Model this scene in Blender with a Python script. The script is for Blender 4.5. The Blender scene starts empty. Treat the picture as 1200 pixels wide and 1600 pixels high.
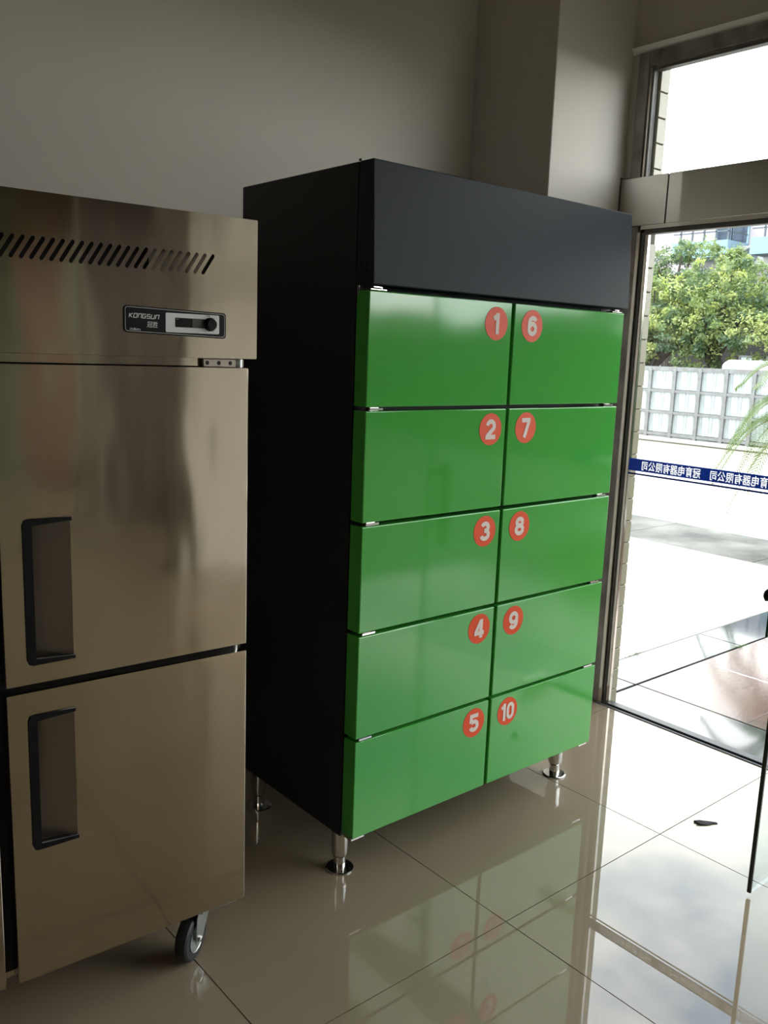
import bpy, bmesh, math, random
from mathutils import Vector, Matrix, Euler
R = math.radians
SC = bpy.context.scene
COL = SC.collection
random.seed(7)

# ------------------------------------------------------------------ camera
cam = bpy.data.cameras.new('camera'); CAM = bpy.data.objects.new('camera', cam); COL.objects.link(CAM)
cam.sensor_fit = 'HORIZONTAL'; cam.sensor_width = 36.0
cam.lens = 1372.16 / 1200 * 36.0
cam.clip_start = 0.05; cam.clip_end = 300
yaw, pit, rol = 0.8679, -0.1806, 0.0362
fwd = Vector((math.cos(yaw) * math.cos(pit), math.sin(yaw) * math.cos(pit), math.sin(pit)))
rgt = Vector((math.sin(yaw), -math.cos(yaw), 0)); up = rgt.cross(fwd)
r2 = rgt * math.cos(rol) + up * math.sin(rol); u2 = up * math.cos(rol) - rgt * math.sin(rol)
CAM.matrix_world = Matrix(((r2.x, u2.x, -fwd.x, 0), (r2.y, u2.y, -fwd.y, 0), (r2.z, u2.z, -fwd.z, 1.6347), (0, 0, 0, 1)))
SC.camera = CAM

# ------------------------------------------------------------------ view
SC.view_settings.view_transform = 'Standard'; SC.view_settings.look = 'None'
SC.view_settings.gamma = 1.0; SC.view_settings.use_curve_mapping = False
SC.view_settings.exposure = 0.0
SC.cycles.max_bounces = 10; SC.cycles.diffuse_bounces = 5; SC.cycles.glossy_bounces = 5
SC.cycles.transparent_max_bounces = 16
SC.cycles.sample_clamp_indirect = 6.0

# ------------------------------------------------------------------ sky
world = bpy.data.worlds.new('sky'); SC.world = world; world.use_nodes = True
nt = world.node_tree; nt.nodes.clear()
def N(nt, typ, **kw):
    n = nt.nodes.new(typ)
    for k, v in kw.items():
        if k in n.inputs.keys(): n.inputs[k].default_value = v
        else: setattr(n, k, v)
    return n
tc = N(nt, 'ShaderNodeTexCoord')
mp = N(nt, 'ShaderNodeMapping'); mp.inputs['Scale'].default_value = (1, 1, 2.2); mp.inputs['Location'].default_value = (2.2, 9.3, 5.5)
nz = N(nt, 'ShaderNodeTexNoise', Scale=1.9, Detail=7.0, Roughness=0.52)
cr = N(nt, 'ShaderNodeValToRGB'); cr.color_ramp.elements[0].position = 0.40; cr.color_ramp.elements[1].position = 0.53
cr.color_ramp.elements[0].color = (0.25, 0.36, 0.52, 1); cr.color_ramp.elements[1].color = (1, 1, 0.99, 1)
sx = N(nt, 'ShaderNodeSeparateXYZ')
gr = N(nt, 'ShaderNodeMapRange'); gr.inputs['From Min'].default_value = 0.0; gr.inputs['From Max'].default_value = 0.75
gr.inputs['To Min'].default_value = 11.0; gr.inputs['To Max'].default_value = 5.4
bg = N(nt, 'ShaderNodeBackground'); wo = N(nt, 'ShaderNodeOutputWorld')
L = nt.links.new
L(tc.outputs['Generated'], mp.inputs[0]); L(mp.outputs[0], nz.inputs['Vector']); L(nz.outputs['Fac'], cr.inputs[0])
L(tc.outputs['Generated'], sx.inputs[0]); L(sx.outputs['Z'], gr.inputs['Value'])
L(cr.outputs[0], bg.inputs['Color']); L(gr.outputs[0], bg.inputs['Strength']); L(bg.outputs[0], wo.inputs[0])

sun = bpy.data.lights.new('sun', 'SUN'); sun.energy = 7.0; sun.angle = R(1.5); sun.color = (1, 0.96, 0.88)
SUN = bpy.data.objects.new('sun', sun); COL.objects.link(SUN)
SUN.rotation_euler = Vector((0.35, -1.0, -2.3)).to_track_quat('-Z', 'Y').to_euler()

# ------------------------------------------------------------------ helpers
def obj(name, me, mat=None, parent=None, loc=None, rot=None, smooth=False):
    if isinstance(me, bmesh.types.BMesh):
        m = bpy.data.meshes.new(name); me.to_mesh(m); me.free(); me = m
    o = bpy.data.objects.new(name, me); COL.objects.link(o)
    if mat and len(me.materials) == 0: me.materials.append(mat)
    if parent: o.parent = parent
    if loc: o.location = loc
    if rot: o.rotation_euler = rot
    return o
def tag(o, label=None, cat=None, group=None, kind=None):
    if label: o['label'] = label
    if cat: o['category'] = cat
    if group: o['group'] = group
    if kind: o['kind'] = kind
    return o
def empty(name, loc, rz=0.0):
    o = bpy.data.objects.new(name, None); COL.objects.link(o); o.location = loc; o.rotation_euler = (0, 0, rz); o.empty_display_size = 0.1
    return o
def box(bm, x0, x1, y0, y1, z0, z1):
    vs = [bm.verts.new((x, y, z)) for x in (x0, x1) for y in (y0, y1) for z in (z0, z1)]
    for f in ((0, 1, 3, 2), (4, 6, 7, 5), (0, 4, 5, 1), (2, 3, 7, 6), (0, 2, 6, 4), (1, 5, 7, 3)):
        bm.faces.new([vs[i] for i in f])
    return vs
def bx(x0, x1, y0, y1, z0, z1, bev=0.0, seg=2):
    bm = bmesh.new(); box(bm, x0, x1, y0, y1, z0, z1)
    if bev: bmesh.ops.bevel(bm, geom=list(bm.edges), offset=bev, segments=seg, profile=0.5, affect='EDGES')
    bmesh.ops.recalc_face_normals(bm, faces=bm.faces)
    return bm
def boxes(lst):
    bm = bmesh.new()
    for b in lst: box(bm, *b)
    bmesh.ops.recalc_face_normals(bm, faces=bm.faces)
    return bm
def lathe(prof, n=32, axis='Z', c=(0, 0, 0), bm=None):
    bm = bm or bmesh.new(); rings = []
    for (r, z) in prof:
        ring = []
        for i in range(n):
            a = 2 * math.pi * i / n; x, y = r * math.cos(a), r * math.sin(a)
            p = (x, y, z) if axis == 'Z' else ((z, x, y) if axis == 'X' else (x, z, y))
            ring.append(bm.verts.new((p[0] + c[0], p[1] + c[1], p[2] + c[2])))
        rings.append(ring)
    for a, b in zip(rings, rings[1:]):
        for i in range(n): bm.faces.new((a[i], a[(i + 1) % n], b[(i + 1) % n], b[i]))
    bm.faces.new(rings[0][::-1]); bm.faces.new(rings[-1])
    bmesh.ops.recalc_face_normals(bm, faces=bm.faces)
    new = {v for r_ in rings for v in r_}
    for f in bm.faces:
        if f.verts[0] in new: f.smooth = True
    for e in bm.edges:
        if e.verts[0] in new: e.smooth = e.is_manifold and e.calc_face_angle(3.0) < (0.32 if n > 8 else 0.05)
    return bm
def tube(bm, pts, r, n=6):
    rings = []
    for i, p in enumerate(pts):
        p = Vector(p); a = Vector(pts[max(0, i - 1)]); b = Vector(pts[min(len(pts) - 1, i + 1)])
        t = (b - a).normalized(); s = t.cross(Vector((0, 0, 1)))
        if s.length < 1e-3: s = t.cross(Vector((1, 0, 0)))
        s.normalize(); w = t.cross(s); rr = r[i] if isinstance(r, (list, tuple)) else r
        rings.append([bm.verts.new(p + (s * math.cos(2 * math.pi * k / n) + w * math.sin(2 * math.pi * k / n)) * rr) for k in range(n)])
    for a, b in zip(rings, rings[1:]):
        for i in range(n): bm.faces.new((a[i], a[(i + 1) % n], b[(i + 1) % n], b[i]))
    bm.faces.new(rings[0][::-1]); bm.faces.new(rings[-1])
def curve_mesh(loops, y0, y1):
    """closed loops in the XZ plane (first outline, rest holes) extruded from y0 to y1"""
    cu = bpy.data.curves.new('tmp', 'CURVE'); cu.dimensions = '2D'; cu.fill_mode = 'BOTH'; cu.extrude = (y1 - y0) / 2
    for lp in loops:
        s = cu.splines.new('POLY'); s.points.add(len(lp) - 1); s.use_cyclic_u = True
        for p, q in zip(s.points, lp): p.co = (q[0], q[1], 0, 1)
    o = bpy.data.objects.new('tmp', cu); COL.objects.link(o)
    dg = bpy.context.evaluated_depsgraph_get(); me = bpy.data.meshes.new_from_object(o.evaluated_get(dg))
    bpy.data.objects.remove(o); bpy.data.curves.remove(cu)
    bm = bmesh.new(); bm.from_mesh(me); bpy.data.meshes.remove(me)
    for v in bm.verts: v.co = (v.co.x, v.co.z + (y0 + y1) / 2, v.co.y)
    bmesh.ops.remove_doubles(bm, verts=bm.verts, dist=1e-6)
    bmesh.ops.recalc_face_normals(bm, faces=bm.faces)
    return bm
def text_mesh(s, size, off=0.0, ext=0.0008, align='CENTER', shear=0.0):
    """flat text in the XZ plane facing -Y"""
    cu = bpy.data.curves.new('tmp', 'FONT'); cu.body = s; cu.size = size; cu.offset = off; cu.extrude = ext; cu.align_x = align; cu.shear = shear; cu.resolution_u = 5
    o = bpy.data.objects.new('tmp', cu); COL.objects.link(o)
    dg = bpy.context.evaluated_depsgraph_get(); me = bpy.data.meshes.new_from_object(o.evaluated_get(dg))
    bpy.data.objects.remove(o); bpy.data.curves.remove(cu)
    bm = bmesh.new(); bm.from_mesh(me); bpy.data.meshes.remove(me)
    ys = [v.co.y for v in bm.verts]; mid = (min(ys) + max(ys)) / 2
    for v in bm.verts: v.co = (v.co.x, -v.co.z, v.co.y - mid)
    return bm
def rrect(x0, x1, z0, z1, r, n=5):
    pts = []
    for cx, cz, a0 in ((x1 - r, z1 - r, 0), (x0 + r, z1 - r, 90), (x0 + r, z0 + r, 180), (x1 - r, z0 + r, 270)):
        for k in range(n + 1):
            a = R(a0 + 90 * k / n); pts.append((cx + r * math.cos(a), cz + r * math.sin(a)))
    return pts

# ------------------------------------------------------------------ materials
def mat(name, col, rough=0.5, metal=0.0, ior=1.5, noise=None, bump=None, spec=None, coat=None, rnoise=None, coords='Object'):
    m = bpy.data.materials.new(name); m.use_nodes = True; nt = m.node_tree; b = nt.nodes['Principled BSDF']
    b.inputs['Base Color'].default_value = (*col, 1); b.inputs['Roughness'].default_value = rough
    b.inputs['Metallic'].default_value = metal; b.inputs['IOR'].default_value = ior
    if spec is not None: b.inputs['Specular IOR Level'].default_value = spec
    if coat: b.inputs['Coat Weight'].default_value = coat[0]; b.inputs['Coat Roughness'].default_value = coat[1]
    L = nt.links.new
    t = N(nt, 'ShaderNodeTexCoord')
    def nzz(scale, detail, sc3):
        mp = N(nt, 'ShaderNodeMapping'); mp.inputs['Scale'].default_value = sc3
        n = N(nt, 'ShaderNodeTexNoise', Scale=scale, Detail=detail); L(t.outputs[coords], mp.inputs[0]); L(mp.outputs[0], n.inputs['Vector']); return n
    if noise:   # (scale, amount, other colour, [stretch])
        n = nzz(noise[0], 5.0, noise[3] if len(noise) > 3 else (1, 1, 1))
        mr = N(nt, 'ShaderNodeMapRange'); mr.inputs['From Min'].default_value = 0.35; mr.inputs['From Max'].default_value = 0.68
        mr.inputs['To Max'].default_value = noise[1]
        mx = N(nt, 'ShaderNodeMix', data_type='RGBA'); mx.inputs['A'].default_value = (*col, 1); mx.inputs['B'].default_value = (*noise[2], 1)
        L(n.outputs['Fac'], mr.inputs['Value']); L(mr.outputs[0], mx.inputs['Factor']); L(mx.outputs['Result'], b.inputs['Base Color'])
    if bump:    # list of (scale, strength, distance, stretch)
        prev = None
        for s, st, dist, sc3 in bump:
            n = nzz(s, 3.0, sc3); bp = N(nt, 'ShaderNodeBump'); bp.inputs['Strength'].default_value = st; bp.inputs['Distance'].default_value = dist
            L(n.outputs['Fac'], bp.inputs['Height'])
            if prev: L(prev.outputs[0], bp.inputs['Normal'])
            prev = bp
        L(prev.outputs[0], b.inputs['Normal'])
    if rnoise:  # (scale, lo, hi, stretch)
        n = nzz(rnoise[0], 4.0, rnoise[3]); mr = N(nt, 'ShaderNodeMapRange'); mr.inputs['To Min'].default_value = rnoise[1]; mr.inputs['To Max'].default_value = rnoise[2]
        L(n.outputs['Fac'], mr.inputs['Value']); L(mr.outputs[0], b.inputs['Roughness'])
    return m
def glass_mat(name, tint):
    m = bpy.data.materials.new(name); m.use_nodes = True; nt = m.node_tree; nt.nodes.clear(); L = nt.links.new
    o = N(nt, 'ShaderNodeOutputMaterial'); mx = N(nt, 'ShaderNodeMixShader'); t = N(nt, 'ShaderNodeBsdfTransparent'); g = N(nt, 'ShaderNodeBsdfGlossy')
    t.inputs[0].default_value = (*tint, 1); g.inputs['Roughness'].default_value = 0.0
    lw = N(nt, 'ShaderNodeLayerWeight', Blend=0.5); pw = N(nt, 'ShaderNodeMath', operation='POWER'); pw.inputs[1].default_value = 5.0
    ma = N(nt, 'ShaderNodeMath', operation='MULTIPLY_ADD'); ma.inputs[1].default_value = 0.96; ma.inputs[2].default_value = 0.04
    L(lw.outputs['Facing'], pw.inputs[0]); L(pw.outputs[0], ma.inputs[0])
    L(ma.outputs[0], mx.inputs[0]); L(t.outputs[0], mx.inputs[1]); L(g.outputs[0], mx.inputs[2]); L(mx.outputs[0], o.inputs[0]); return m
M_wall = mat('painted_wall', (0.58, 0.54, 0.475), 0.75, noise=(1.3, 0.5, (0.53, 0.49, 0.425)), bump=[(60, 0.08, 0.002, (1, 1, 1))])
M_ceiling = mat('ceiling_paint', (0.62, 0.60, 0.56), 0.8)
M_tile = mat('polished_tile', (0.285, 0.228, 0.155), 0.02, ior=1.72, noise=(1.1, 0.7, (0.24, 0.19, 0.125)), rnoise=(2.5, 0.002, 0.013, (1, 1, 1)), bump=[(0.8, 0.012, 0.003, (1, 1, 1))], coords='Generated')
M_grout = mat('dark_grout', (0.035, 0.03, 0.025), 0.8)
M_steel = mat('brushed_stainless', (0.56, 0.495, 0.40), 0.2, metal=1.0, rnoise=(30, 0.07, 0.13, (1, 1, 0.02)), bump=[(1.1, 0.5, 0.024, (1.8, 1.6, 0.6)), (220, 0.02, 0.0005, (0.02, 1, 1))])
M_steel_in = mat('dull_stainless', (0.32, 0.28, 0.24), 0.38, metal=1.0)
M_chrome = mat('chrome', (0.66, 0.63, 0.60), 0.16, metal=1.0)
M_zinc = mat('zinc_plate', (0.60, 0.64, 0.63), 0.32, metal=1.0)
M_black = mat('black_plastic', (0.006, 0.006, 0.007), 0.4, spec=0.2)
M_dark = mat('dark_inside', (0.012, 0.011, 0.01), 0.7)
M_rubber = mat('black_rubber', (0.02, 0.021, 0.024), 0.55)
M_char = mat('charcoal_enamel', (0.015, 0.019, 0.026), 0.5, spec=0.15, bump=[(90, 0.05, 0.001, (1, 1, 1))])
M_side = mat('black_enamel', (0.012, 0.013, 0.017), 0.5, spec=0.3)
M_green = mat('green_enamel', (0.060, 0.33, 0.050), 0.09, ior=1.5, rnoise=(4, 0.05, 0.13, (1, 1, 1)), bump=[(2.3, 0.10, 0.01, (1, 1, 0.6))])
M_red = mat('orange_red_vinyl', (0.75, 0.085, 0.030), 0.45, spec=0.25)
M_num = mat('pale_pink_vinyl', (0.72, 0.60, 0.55), 0.5, spec=0.25)
M_silver = mat('silver_print', (0.7, 0.7, 0.69), 0.35)
M_white_pl = mat('light_grey_plastic', (0.75, 0.75, 0.76), 0.4)
M_lcd = mat('dark_display', (0.01, 0.012, 0.012), 0.15)
M_smoke = mat('smoked_plastic', (0.06, 0.06, 0.06), 0.3)
M_alu = mat('weathered_aluminium', (0.36, 0.325, 0.305), 0.45, metal=0.3, noise=(14, 0.9, (0.17, 0.155, 0.145), (1, 1, 0.5)), bump=[(25, 0.2, 0.002, (1, 1, 1))])
M_alud = mat('dark_frame', (0.10, 0.095, 0.085), 0.5, noise=(20, 0.6, (0.16, 0.15, 0.14)))
M_strip = mat('mirror_stainless_strip', (0.62, 0.58, 0.53), 0.10, metal=1.0, bump=[(6, 0.1, 0.005, (1, 1, 0.3))])
M_clad = mat('satin_metal_cladding', (0.62, 0.60, 0.57), 0.06, metal=1.0, bump=[(2.0, 0.06, 0.01, (1, 1, 1))])
M_glass = glass_mat('clear_glass', (0.97, 0.985, 0.975))
M_glass2 = glass_mat('door_glass', (0.91, 0.955, 0.94))
M_gedge = mat('dark_glass_edge', (0.012, 0.022, 0.02), 0.15)
M_blue = mat('blue_vinyl', (0.008, 0.025, 0.24), 0.5)
M_wvinyl = mat('white_vinyl', (0.85, 0.85, 0.85), 0.5)
def translucent(m, col, f):
    nt = m.node_tree; b = nt.nodes['Principled BSDF']; o = [n for n in nt.nodes if n.type == 'OUTPUT_MATERIAL'][0]
    t = N(nt, 'ShaderNodeBsdfTranslucent'); t.inputs[0].default_value = (*col, 1); x = N(nt, 'ShaderNodeMixShader'); x.inputs[0].default_value = f
    nt.links.new(b.outputs[0], x.inputs[1]); nt.links.new(t.outputs[0], x.inputs[2]); nt.links.new(x.outputs[0], o.inputs[0])
translucent(M_wvinyl, (0.85, 0.85, 0.85), 0.8); translucent(M_blue, (0.004, 0.028, 0.22), 0.5)
M_ctile = mat('cream_ceramic', (0.17, 0.155, 0.095), 0.3, noise=(6, 0.5, (0.145, 0.13, 0.08)))
M_cjoint = mat('brown_joint', (0.06, 0.05, 0.035), 0.8)
M_track = mat('dark_floor_track', (0.03, 0.03, 0.032), 0.4)
M_trackm = mat('metal_floor_track', (0.25, 0.25, 0.25), 0.35, metal=0.8)

def structure(o): o['kind'] = 'structure'; return o

# ------------------------------------------------------------------ room shell
WX = 3.44; TX, TY, T = 1.8097, 1.5153, 0.8
YB = 2.95; XL = -4.2; YF = -6.5; H = 3.95
fl = structure(obj('floor', bx(XL, 3.475, YF, YB, -0.20, -0.0035), M_grout))
tm = {}
def tile_obj(x0, x1, y0, y1):
    w, d = round(x1 - x0, 4), round(y1 - y0, 4)
    if (w, d) not in tm:
        bm = bx(0, w, 0, d, -0.0035, 0.0)
        bmesh.ops.delete(bm, geom=[f for f in bm.faces if f.normal.z < -0.9], context='FACES')
        m = bpy.data.meshes.new('tile'); bm.to_mesh(m); bm.free(); m.materials.append(M_tile); tm[(w, d)] = m
    return obj('tile', tm[(w, d)], None, fl, (x0, y0, 0))
g = 0.0016
i0 = math.ceil((XL - TX) / T) - 1; j0 = math.ceil((YF - TY) / T) - 1
for i in range(i0, i0 + 12):
    for j in range(j0, j0 + 18):
        x0, x1 = max(TX + i * T, XL), min(TX + (i + 1) * T, WX + 0.0); y0, y1 = max(TY + j * T, YF), min(TY + (j + 1) * T, YB)
        if x1 - x0 > 0.02 and y1 - y0 > 0.02: tile_obj(x0 + g, x1 - g, y0 + g, y1 - g)
structure(obj('ceiling', bx(XL - .2, 3.54, YF - .2, YB + .2, H, H + 0.2), M_ceiling))
structure(obj('wall_back', bx(XL, 2.93, YB, YB + 0.2, -0.2, H), M_wall))
structure(obj('wall_corner', bx(2.93, WX + 0.02, 2.49, YB + 0.2, -0.2, H, 0.004, 2), M_wall))
structure(obj('added_pier', bx(2.60, WX + 0.02, -2.45, -2.0, -0.2, H, 0.004, 2), M_wall))  # pier added out of view for the bright band mirrored in the refrigerator
M_brown = mat('reflection_brown', (0.085, 0.062, 0.048), 0.6)  # for unseen panels added to mirror as bands in the refrigerator steel
structure(obj('added_panel_brown', bx(2.66, WX + 0.02, -4.3, -4.0, 0.0, H), M_brown))
structure(obj('added_panel_pale', bx(2.52, 2.60, -4.3, -3.95, 0.0, H), M_wall))
M_olive = mat('reflection_olive', (0.20, 0.215, 0.14), 0.6); M_rust = mat('reflection_rust', (0.24, 0.14, 0.095), 0.6)  # colours of added end-wall panels, chosen for their reflection in the steel
structure(obj('added_panel_olive', boxes([(2.92, 3.44, YF, YF + 0.04, 0, H), (1.2, 2.50, YF, YF + 0.04, 0, H)]), M_olive))
structure(obj('added_panel_rust', bx(2.50, 2.92, YF, YF + 0.05, 0, H), M_rust))
structure(obj('wall_left', bx(XL - 0.2, XL, YF, YB + 0.2, -0.2, H), M_wall))
structure(obj('wall_front', bx(XL - .2, 3.54, YF - 0.2, YF, -0.2, H), M_wall))
YG = -2.0          # end of the shop-front glazing towards the front of the shop
wr = structure(obj('wall_right', boxes([
    (WX, 3.54, -2.45, YG, -0.2, H), (WX, 3.54, -4.3, -4.0, -0.2, H), (WX, 3.54, YF, -2.45, -0.2, 0.35), (WX, 3.54, YF, -2.45, 2.9, H), (WX, 3.54, YG, 2.49, 2.93, H), (WX + 0.022, 3.54, 2.49, YB + .2, -0.2, H),
    (3.532, 3.54, 2.368, 2.49, -0.2, 2.93), (WX, 3.54, 2.453, 2.49, 2.43, 2.93)]), M_wall))
# cream ceramic tiles of the outer reveal, seen through the panes
obj('tile_bed', bx(3.462, 3.532, 2.366, 2.49, -0.05, 2.93), M_cjoint, wr)
z = -0.045
ct = bpy.data.meshes.new('tile'); _bm = bx(0, 0.066, 0, 0.012, 0, 0.100, 0.002, 1); _bm.to_mesh(ct); _bm.free(); ct.materials.append(M_ctile)
while z < 2.80:
    if not (2.12 < z < 2.42 - 0.1):
        obj('tile', ct, None, wr, (3.464, 2.356, z))
    z += 0.1045

# transom window
w1 = structure(empty('window_1', (WX, 0, 0)))
def wbox(name, m, parent, *b, bev=0.002): return obj(name, bx(*b, bev, 1), m, parent)
wbox('window_frame', M_alu, w1, -0.012, 0.05, 2.398, 2.452, 2.42, 2.935)
wbox('window_frame', M_alu, w1, -0.012, 0.05, YG, 2.398, 2.873, 2.935)
wbox('glazing_bead', M_strip, w1, -0.004, 0.03, 2.383, 2.398, 2.42, 2.873)
wbox('glazing_bead', M_alud, w1, -0.010, 0.03, 2.371, 2.383, 2.42, 2.873)
wbox('glazing_bead', M_alud, w1, -0.010, 0.03, YG, 2.371, 2.854, 2.866)
wbox('glazing_bead', M_strip, w1, -0.004, 0.03, YG, 2.383, 2.866, 2.873)
obj('pane', bx(0.004, 0.010, YG, 2.371, 2.42, 2.854), M_glass, w1)
w3 = structure(empty('added_window', (WX, 0, 0)))  # added unseen glazing, put in to light the shop end the refrigerator mirrors
for a_, b_ in ((-4.0, -2.45), (-6.5, -4.3)):
    obj('window_frame', boxes([(0.0, 0.05, a_, b_, 0.35, 0.41), (0.0, 0.05, a_, b_, 2.84, 2.90), (0.0, 0.05, a_, a_ + 0.05, 0.41, 2.84), (0.0, 0.05, b_ - 0.05, b_, 0.41, 2.84), (0.0, 0.05, (a_ + b_) / 2 - .025, (a_ + b_) / 2 + .025, 0.41, 2.84)]), M_alu, w3)
    obj('pane', bx(0.02, 0.026, a_ + 0.05, (a_ + b_) / 2 - .025, 0.41, 2.84), M_glass, w3); obj('pane', bx(0.02, 0.026, (a_ + b_) / 2 + .025, b_ - 0.05, 0.41, 2.84), M_glass, w3)
pl_ = bx(-0.020, 0.0, YG, 2.489, 2.936, 2.962)  # added strip: light on the lintel soffit, put into its white colour
for v in pl_.verts:
    if v.co.x < -0.01 and v.co.z < 2.95: v.co.x = -0.002
obj('lit_soffit_edge', pl_, mat('lit_soffit_white', (0.85, 0.83, 0.78), 0.7), w1)
# metal-clad beam above the door with a seam between its sheets
t1 = structure(empty('trim_1', (WX, 0, 0)))
wbox('cladding_sheet', M_clad, t1, -0.022, 0.06, 2.250, 2.488, 2.218, 2.422)
wbox('cladding_sheet', M_clad, t1, -0.022, 0.06, 1.06, 2.246, 2.218, 2.422)
wbox('cladding_sheet', M_clad, t1, -0.022, 0.06, YG, 1.056, 2.218, 2.422)
wbox('beam_core', M_alud, t1, -0.015, 0.10, YG, 2.488, 2.222, 2.419)
wbox('edge_strip', M_alud, t1, -0.026, 0.02, 2.488, 2.4895, 2.218, 2.43)
# fixed shop-front pane with its jamb, head and floor track
w2 = structure(empty('window_2', (WX, 0, 0)))
wbox('jamb', M_alu, w2, -0.010, 0.022, 2.389, 2.489, 0.0, 2.218)
wbox('mullion', M_strip, w2, -0.016, 0.045, 2.369, 2.388, 0.0, 2.19)
wbox('gasket', M_alud, w2, -0.006, 0.03, 2.355, 2.369, 0.0, 2.19)
wbox('glazing_bead', M_strip, w2, 0.0, 0.02, 2.338, 2.355, 0.012, 2.182)
hr_ = bx(-0.018, 0.045, YG, 2.369, 2.200, 2.2175)
obj('head_rail', hr_, M_strip, w2)
wbox('gasket', M_alud, w2, -0.008, 0.03, YG, 2.355, 2.181, 2.200)
wbox('floor_track', M_track, w2, -0.014, 0.030, 1.16, 2.38, -0.003, 0.012)
wbox('floor_track', M_trackm, w2, -0.030, -0.014, 1.16, 2.38, -0.003, 0.004)
gp = obj('pane', bx(0.004, 0.014, 1.165, 2.356, 0.010, 2.186), M_glass, w2)
wbox('floor_track', M_track, w2, -0.014, 0.030, YG, -0.62, -0.003, 0.012)
obj('pane', bx(0.004, 0.014, YG, -0.62, 0.010, 2.186), M_glass, w2)
wbox('door_threshold', M_trackm, w2, -0.03, 0.05, -0.62, 1.16, -0.003, 0.003)
# blue vinyl strip with the company name (reads right way round from outside)
from mathutils.bvhtree import BVHTree
tm0 = text_mesh('冠育电器有限公司', 0.0455, off=0.0005, ext=0.0, align='LEFT')
xs = [v.co.x for v in tm0.verts]; zz_ = [v.co.z for v in tm0.verts]; xm = min(xs); kx = 0.291 / (max(xs) - xm); zc = (min(zz_) + max(zz_)) / 2; hz_ = (max(zz_) - min(zz_)) / 2
bvh = BVHTree.FromBMesh(tm0); tm0.free()
CELL = 0.0010; NZ = int(hz_ / CELL) + 1; NX = int(0.291 / CELL) + 1
runs = []
for j in range(-NZ, NZ):
    zc_ = (j + 0.5) * CELL; on = None
    for i in range(NX + 1):
        hit = i < NX and bvh.ray_cast(Vector((xm + (i + 0.5) * CELL / kx, 1, zc + zc_)), Vector((0, -1, 0)))[0] is not None
        if not hit and on is None and i < NX: on = i
        if (hit or i == NX) and on is not None: runs.append((on * CELL, i * CELL, j * CELL, (j + 1) * CELL)); on = None
# the wording reads left to right from outside, so the text runs towards +Y seen from there
_b = bmesh.new()
def yzq(y0, y1, z0, z1): _b.faces.new([_b.verts.new(p) for p in ((0, y0, z0), (0, y0, z1), (0, y1, z1), (0, y1, z0))])
edge = 2.345
for y1_ in (2.2695, 1.9335, 1.5975, 1.2615):
    y0_ = y1_ - 0.291
    yzq(y0_ + NX * CELL, edge, 1.141, 1.197)
    if y0_ > 1.16:
        for (a_, b_, c_, d_) in runs: yzq(y0_ + a_, y0_ + b_, 1.169 + c_, 1.169 + d_)
        yzq(y0_, y0_ + NX * CELL, 1.141, 1.169 - NZ * CELL); yzq(y0_, y0_ + NX * CELL, 1.169 + NZ * CELL, 1.197); edge = y0_
    else:
        yzq(1.17, y0_ + NX * CELL, 1.141, 1.197)
bn = tag(obj('lettered_vinyl_strip', _b, M_blue, None, (WX + 0.002, 0, 0)),
         'navy blue vinyl strip with white mirrored Chinese lettering across the fixed glass pane', 'banner')
obj('stripe', bx(-0.0006, 0.0006, 1.17, 2.35, 1.1235, 1.1315), M_blue, bn)
obj('letter_film', bx(0.0004, 0.0006, 1.172, 2.343, 1.143, 1.195), M_wvinyl, bn)

# open frameless glass door leaf
d1 = structure(empty('door_1', (3.40, 1.139, 0)))
obj('door_pane', bx(-0.878, 0.0, -0.006, 0.006, 0.012, 2.14), M_glass2, d1)
obj('glass_edge', bx(-0.888, -0.878, -0.0065, 0.0065, 0.012, 2.14, 0.002, 1), M_gedge, d1)
obj('patch_fitting', bx(-0.17, 0.02, -0.016, 0.016, 0.006, 0.06, 0.003, 1), M_strip, d1)
obj('patch_fitting', bx(-0.17, 0.02, -0.016, 0.016, 2.09, 2.15, 0.003, 1), M_strip, d1)
hd = obj('pull_handle', bx(-0.862, -0.80, 0.048, 0.056, 0.826, 1.18, 0.003, 2), mat('dark_green_plastic', (0.012, 0.075, 0.028), 0.3), d1)
tag(hd, 'dark green pull grip')
obj('standoff', lathe([(0.013, 0.0), (0.018, 0.01), (0.018, 0.06), (0.02, 0.066), (0.014, 0.072)], 20, 'Y', (-0.855, 0.0, 0.955)), M_black, hd)
obj('standoff', lathe([(0.013, 0.0), (0.018, 0.01), (0.018, 0.06), (0.02, 0.066), (0.014, 0.072)], 20, 'Y', (-0.855, 0.0, 1.15)), M_black, hd)

# ------------------------------------------------------------------ green ten-door locker cabinet
GW, GD, DT = 1.1721, 0.6057, 0.0582
gc = tag(empty('locker_cabinet', (1.5362, 1.9072, 0), 0.004), 'black upright cabinet with ten glossy green numbered doors in two columns', 'cabinet')
obj('body', bx(0.002, GW, DT + 0.006, DT + GD, 0.151, 2.137, 0.003, 2), M_side, gc)
bm = bmesh.new(); vs = box(bm, 0.0, GW, 0.0, DT, 1.8126, 2.137)
for v in bm.verts:
    if v.co.y < 0.001: v.co.y = 0.0 if v.co.z > 2 else -0.016
bmesh.ops.bevel(bm, geom=list(bm.edges), offset=0.003, segments=2, profile=0.5, affect='EDGES'); bmesh.ops.recalc_face_normals(bm, faces=bm.faces)
hdr = obj('header_panel', bm, M_char, gc)
tag(hdr, 'dark grey header panel')
for u, zz in ((0.018, 1.865), (0.042, 1.868)):
    obj('bolt', lathe([(0.006, -0.004), (0.0065, -0.002), (0.0065, 0.0)], 14, 'X', (0.0005, u, zz)), M_black, hdr)
obj('bolt', lathe([(0.006, -0.004), (0.0065, -0.002), (0.0065, 0.0)], 14, 'X', (0.0005, 0.018, 1.848)), M_black, hdr)
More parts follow.
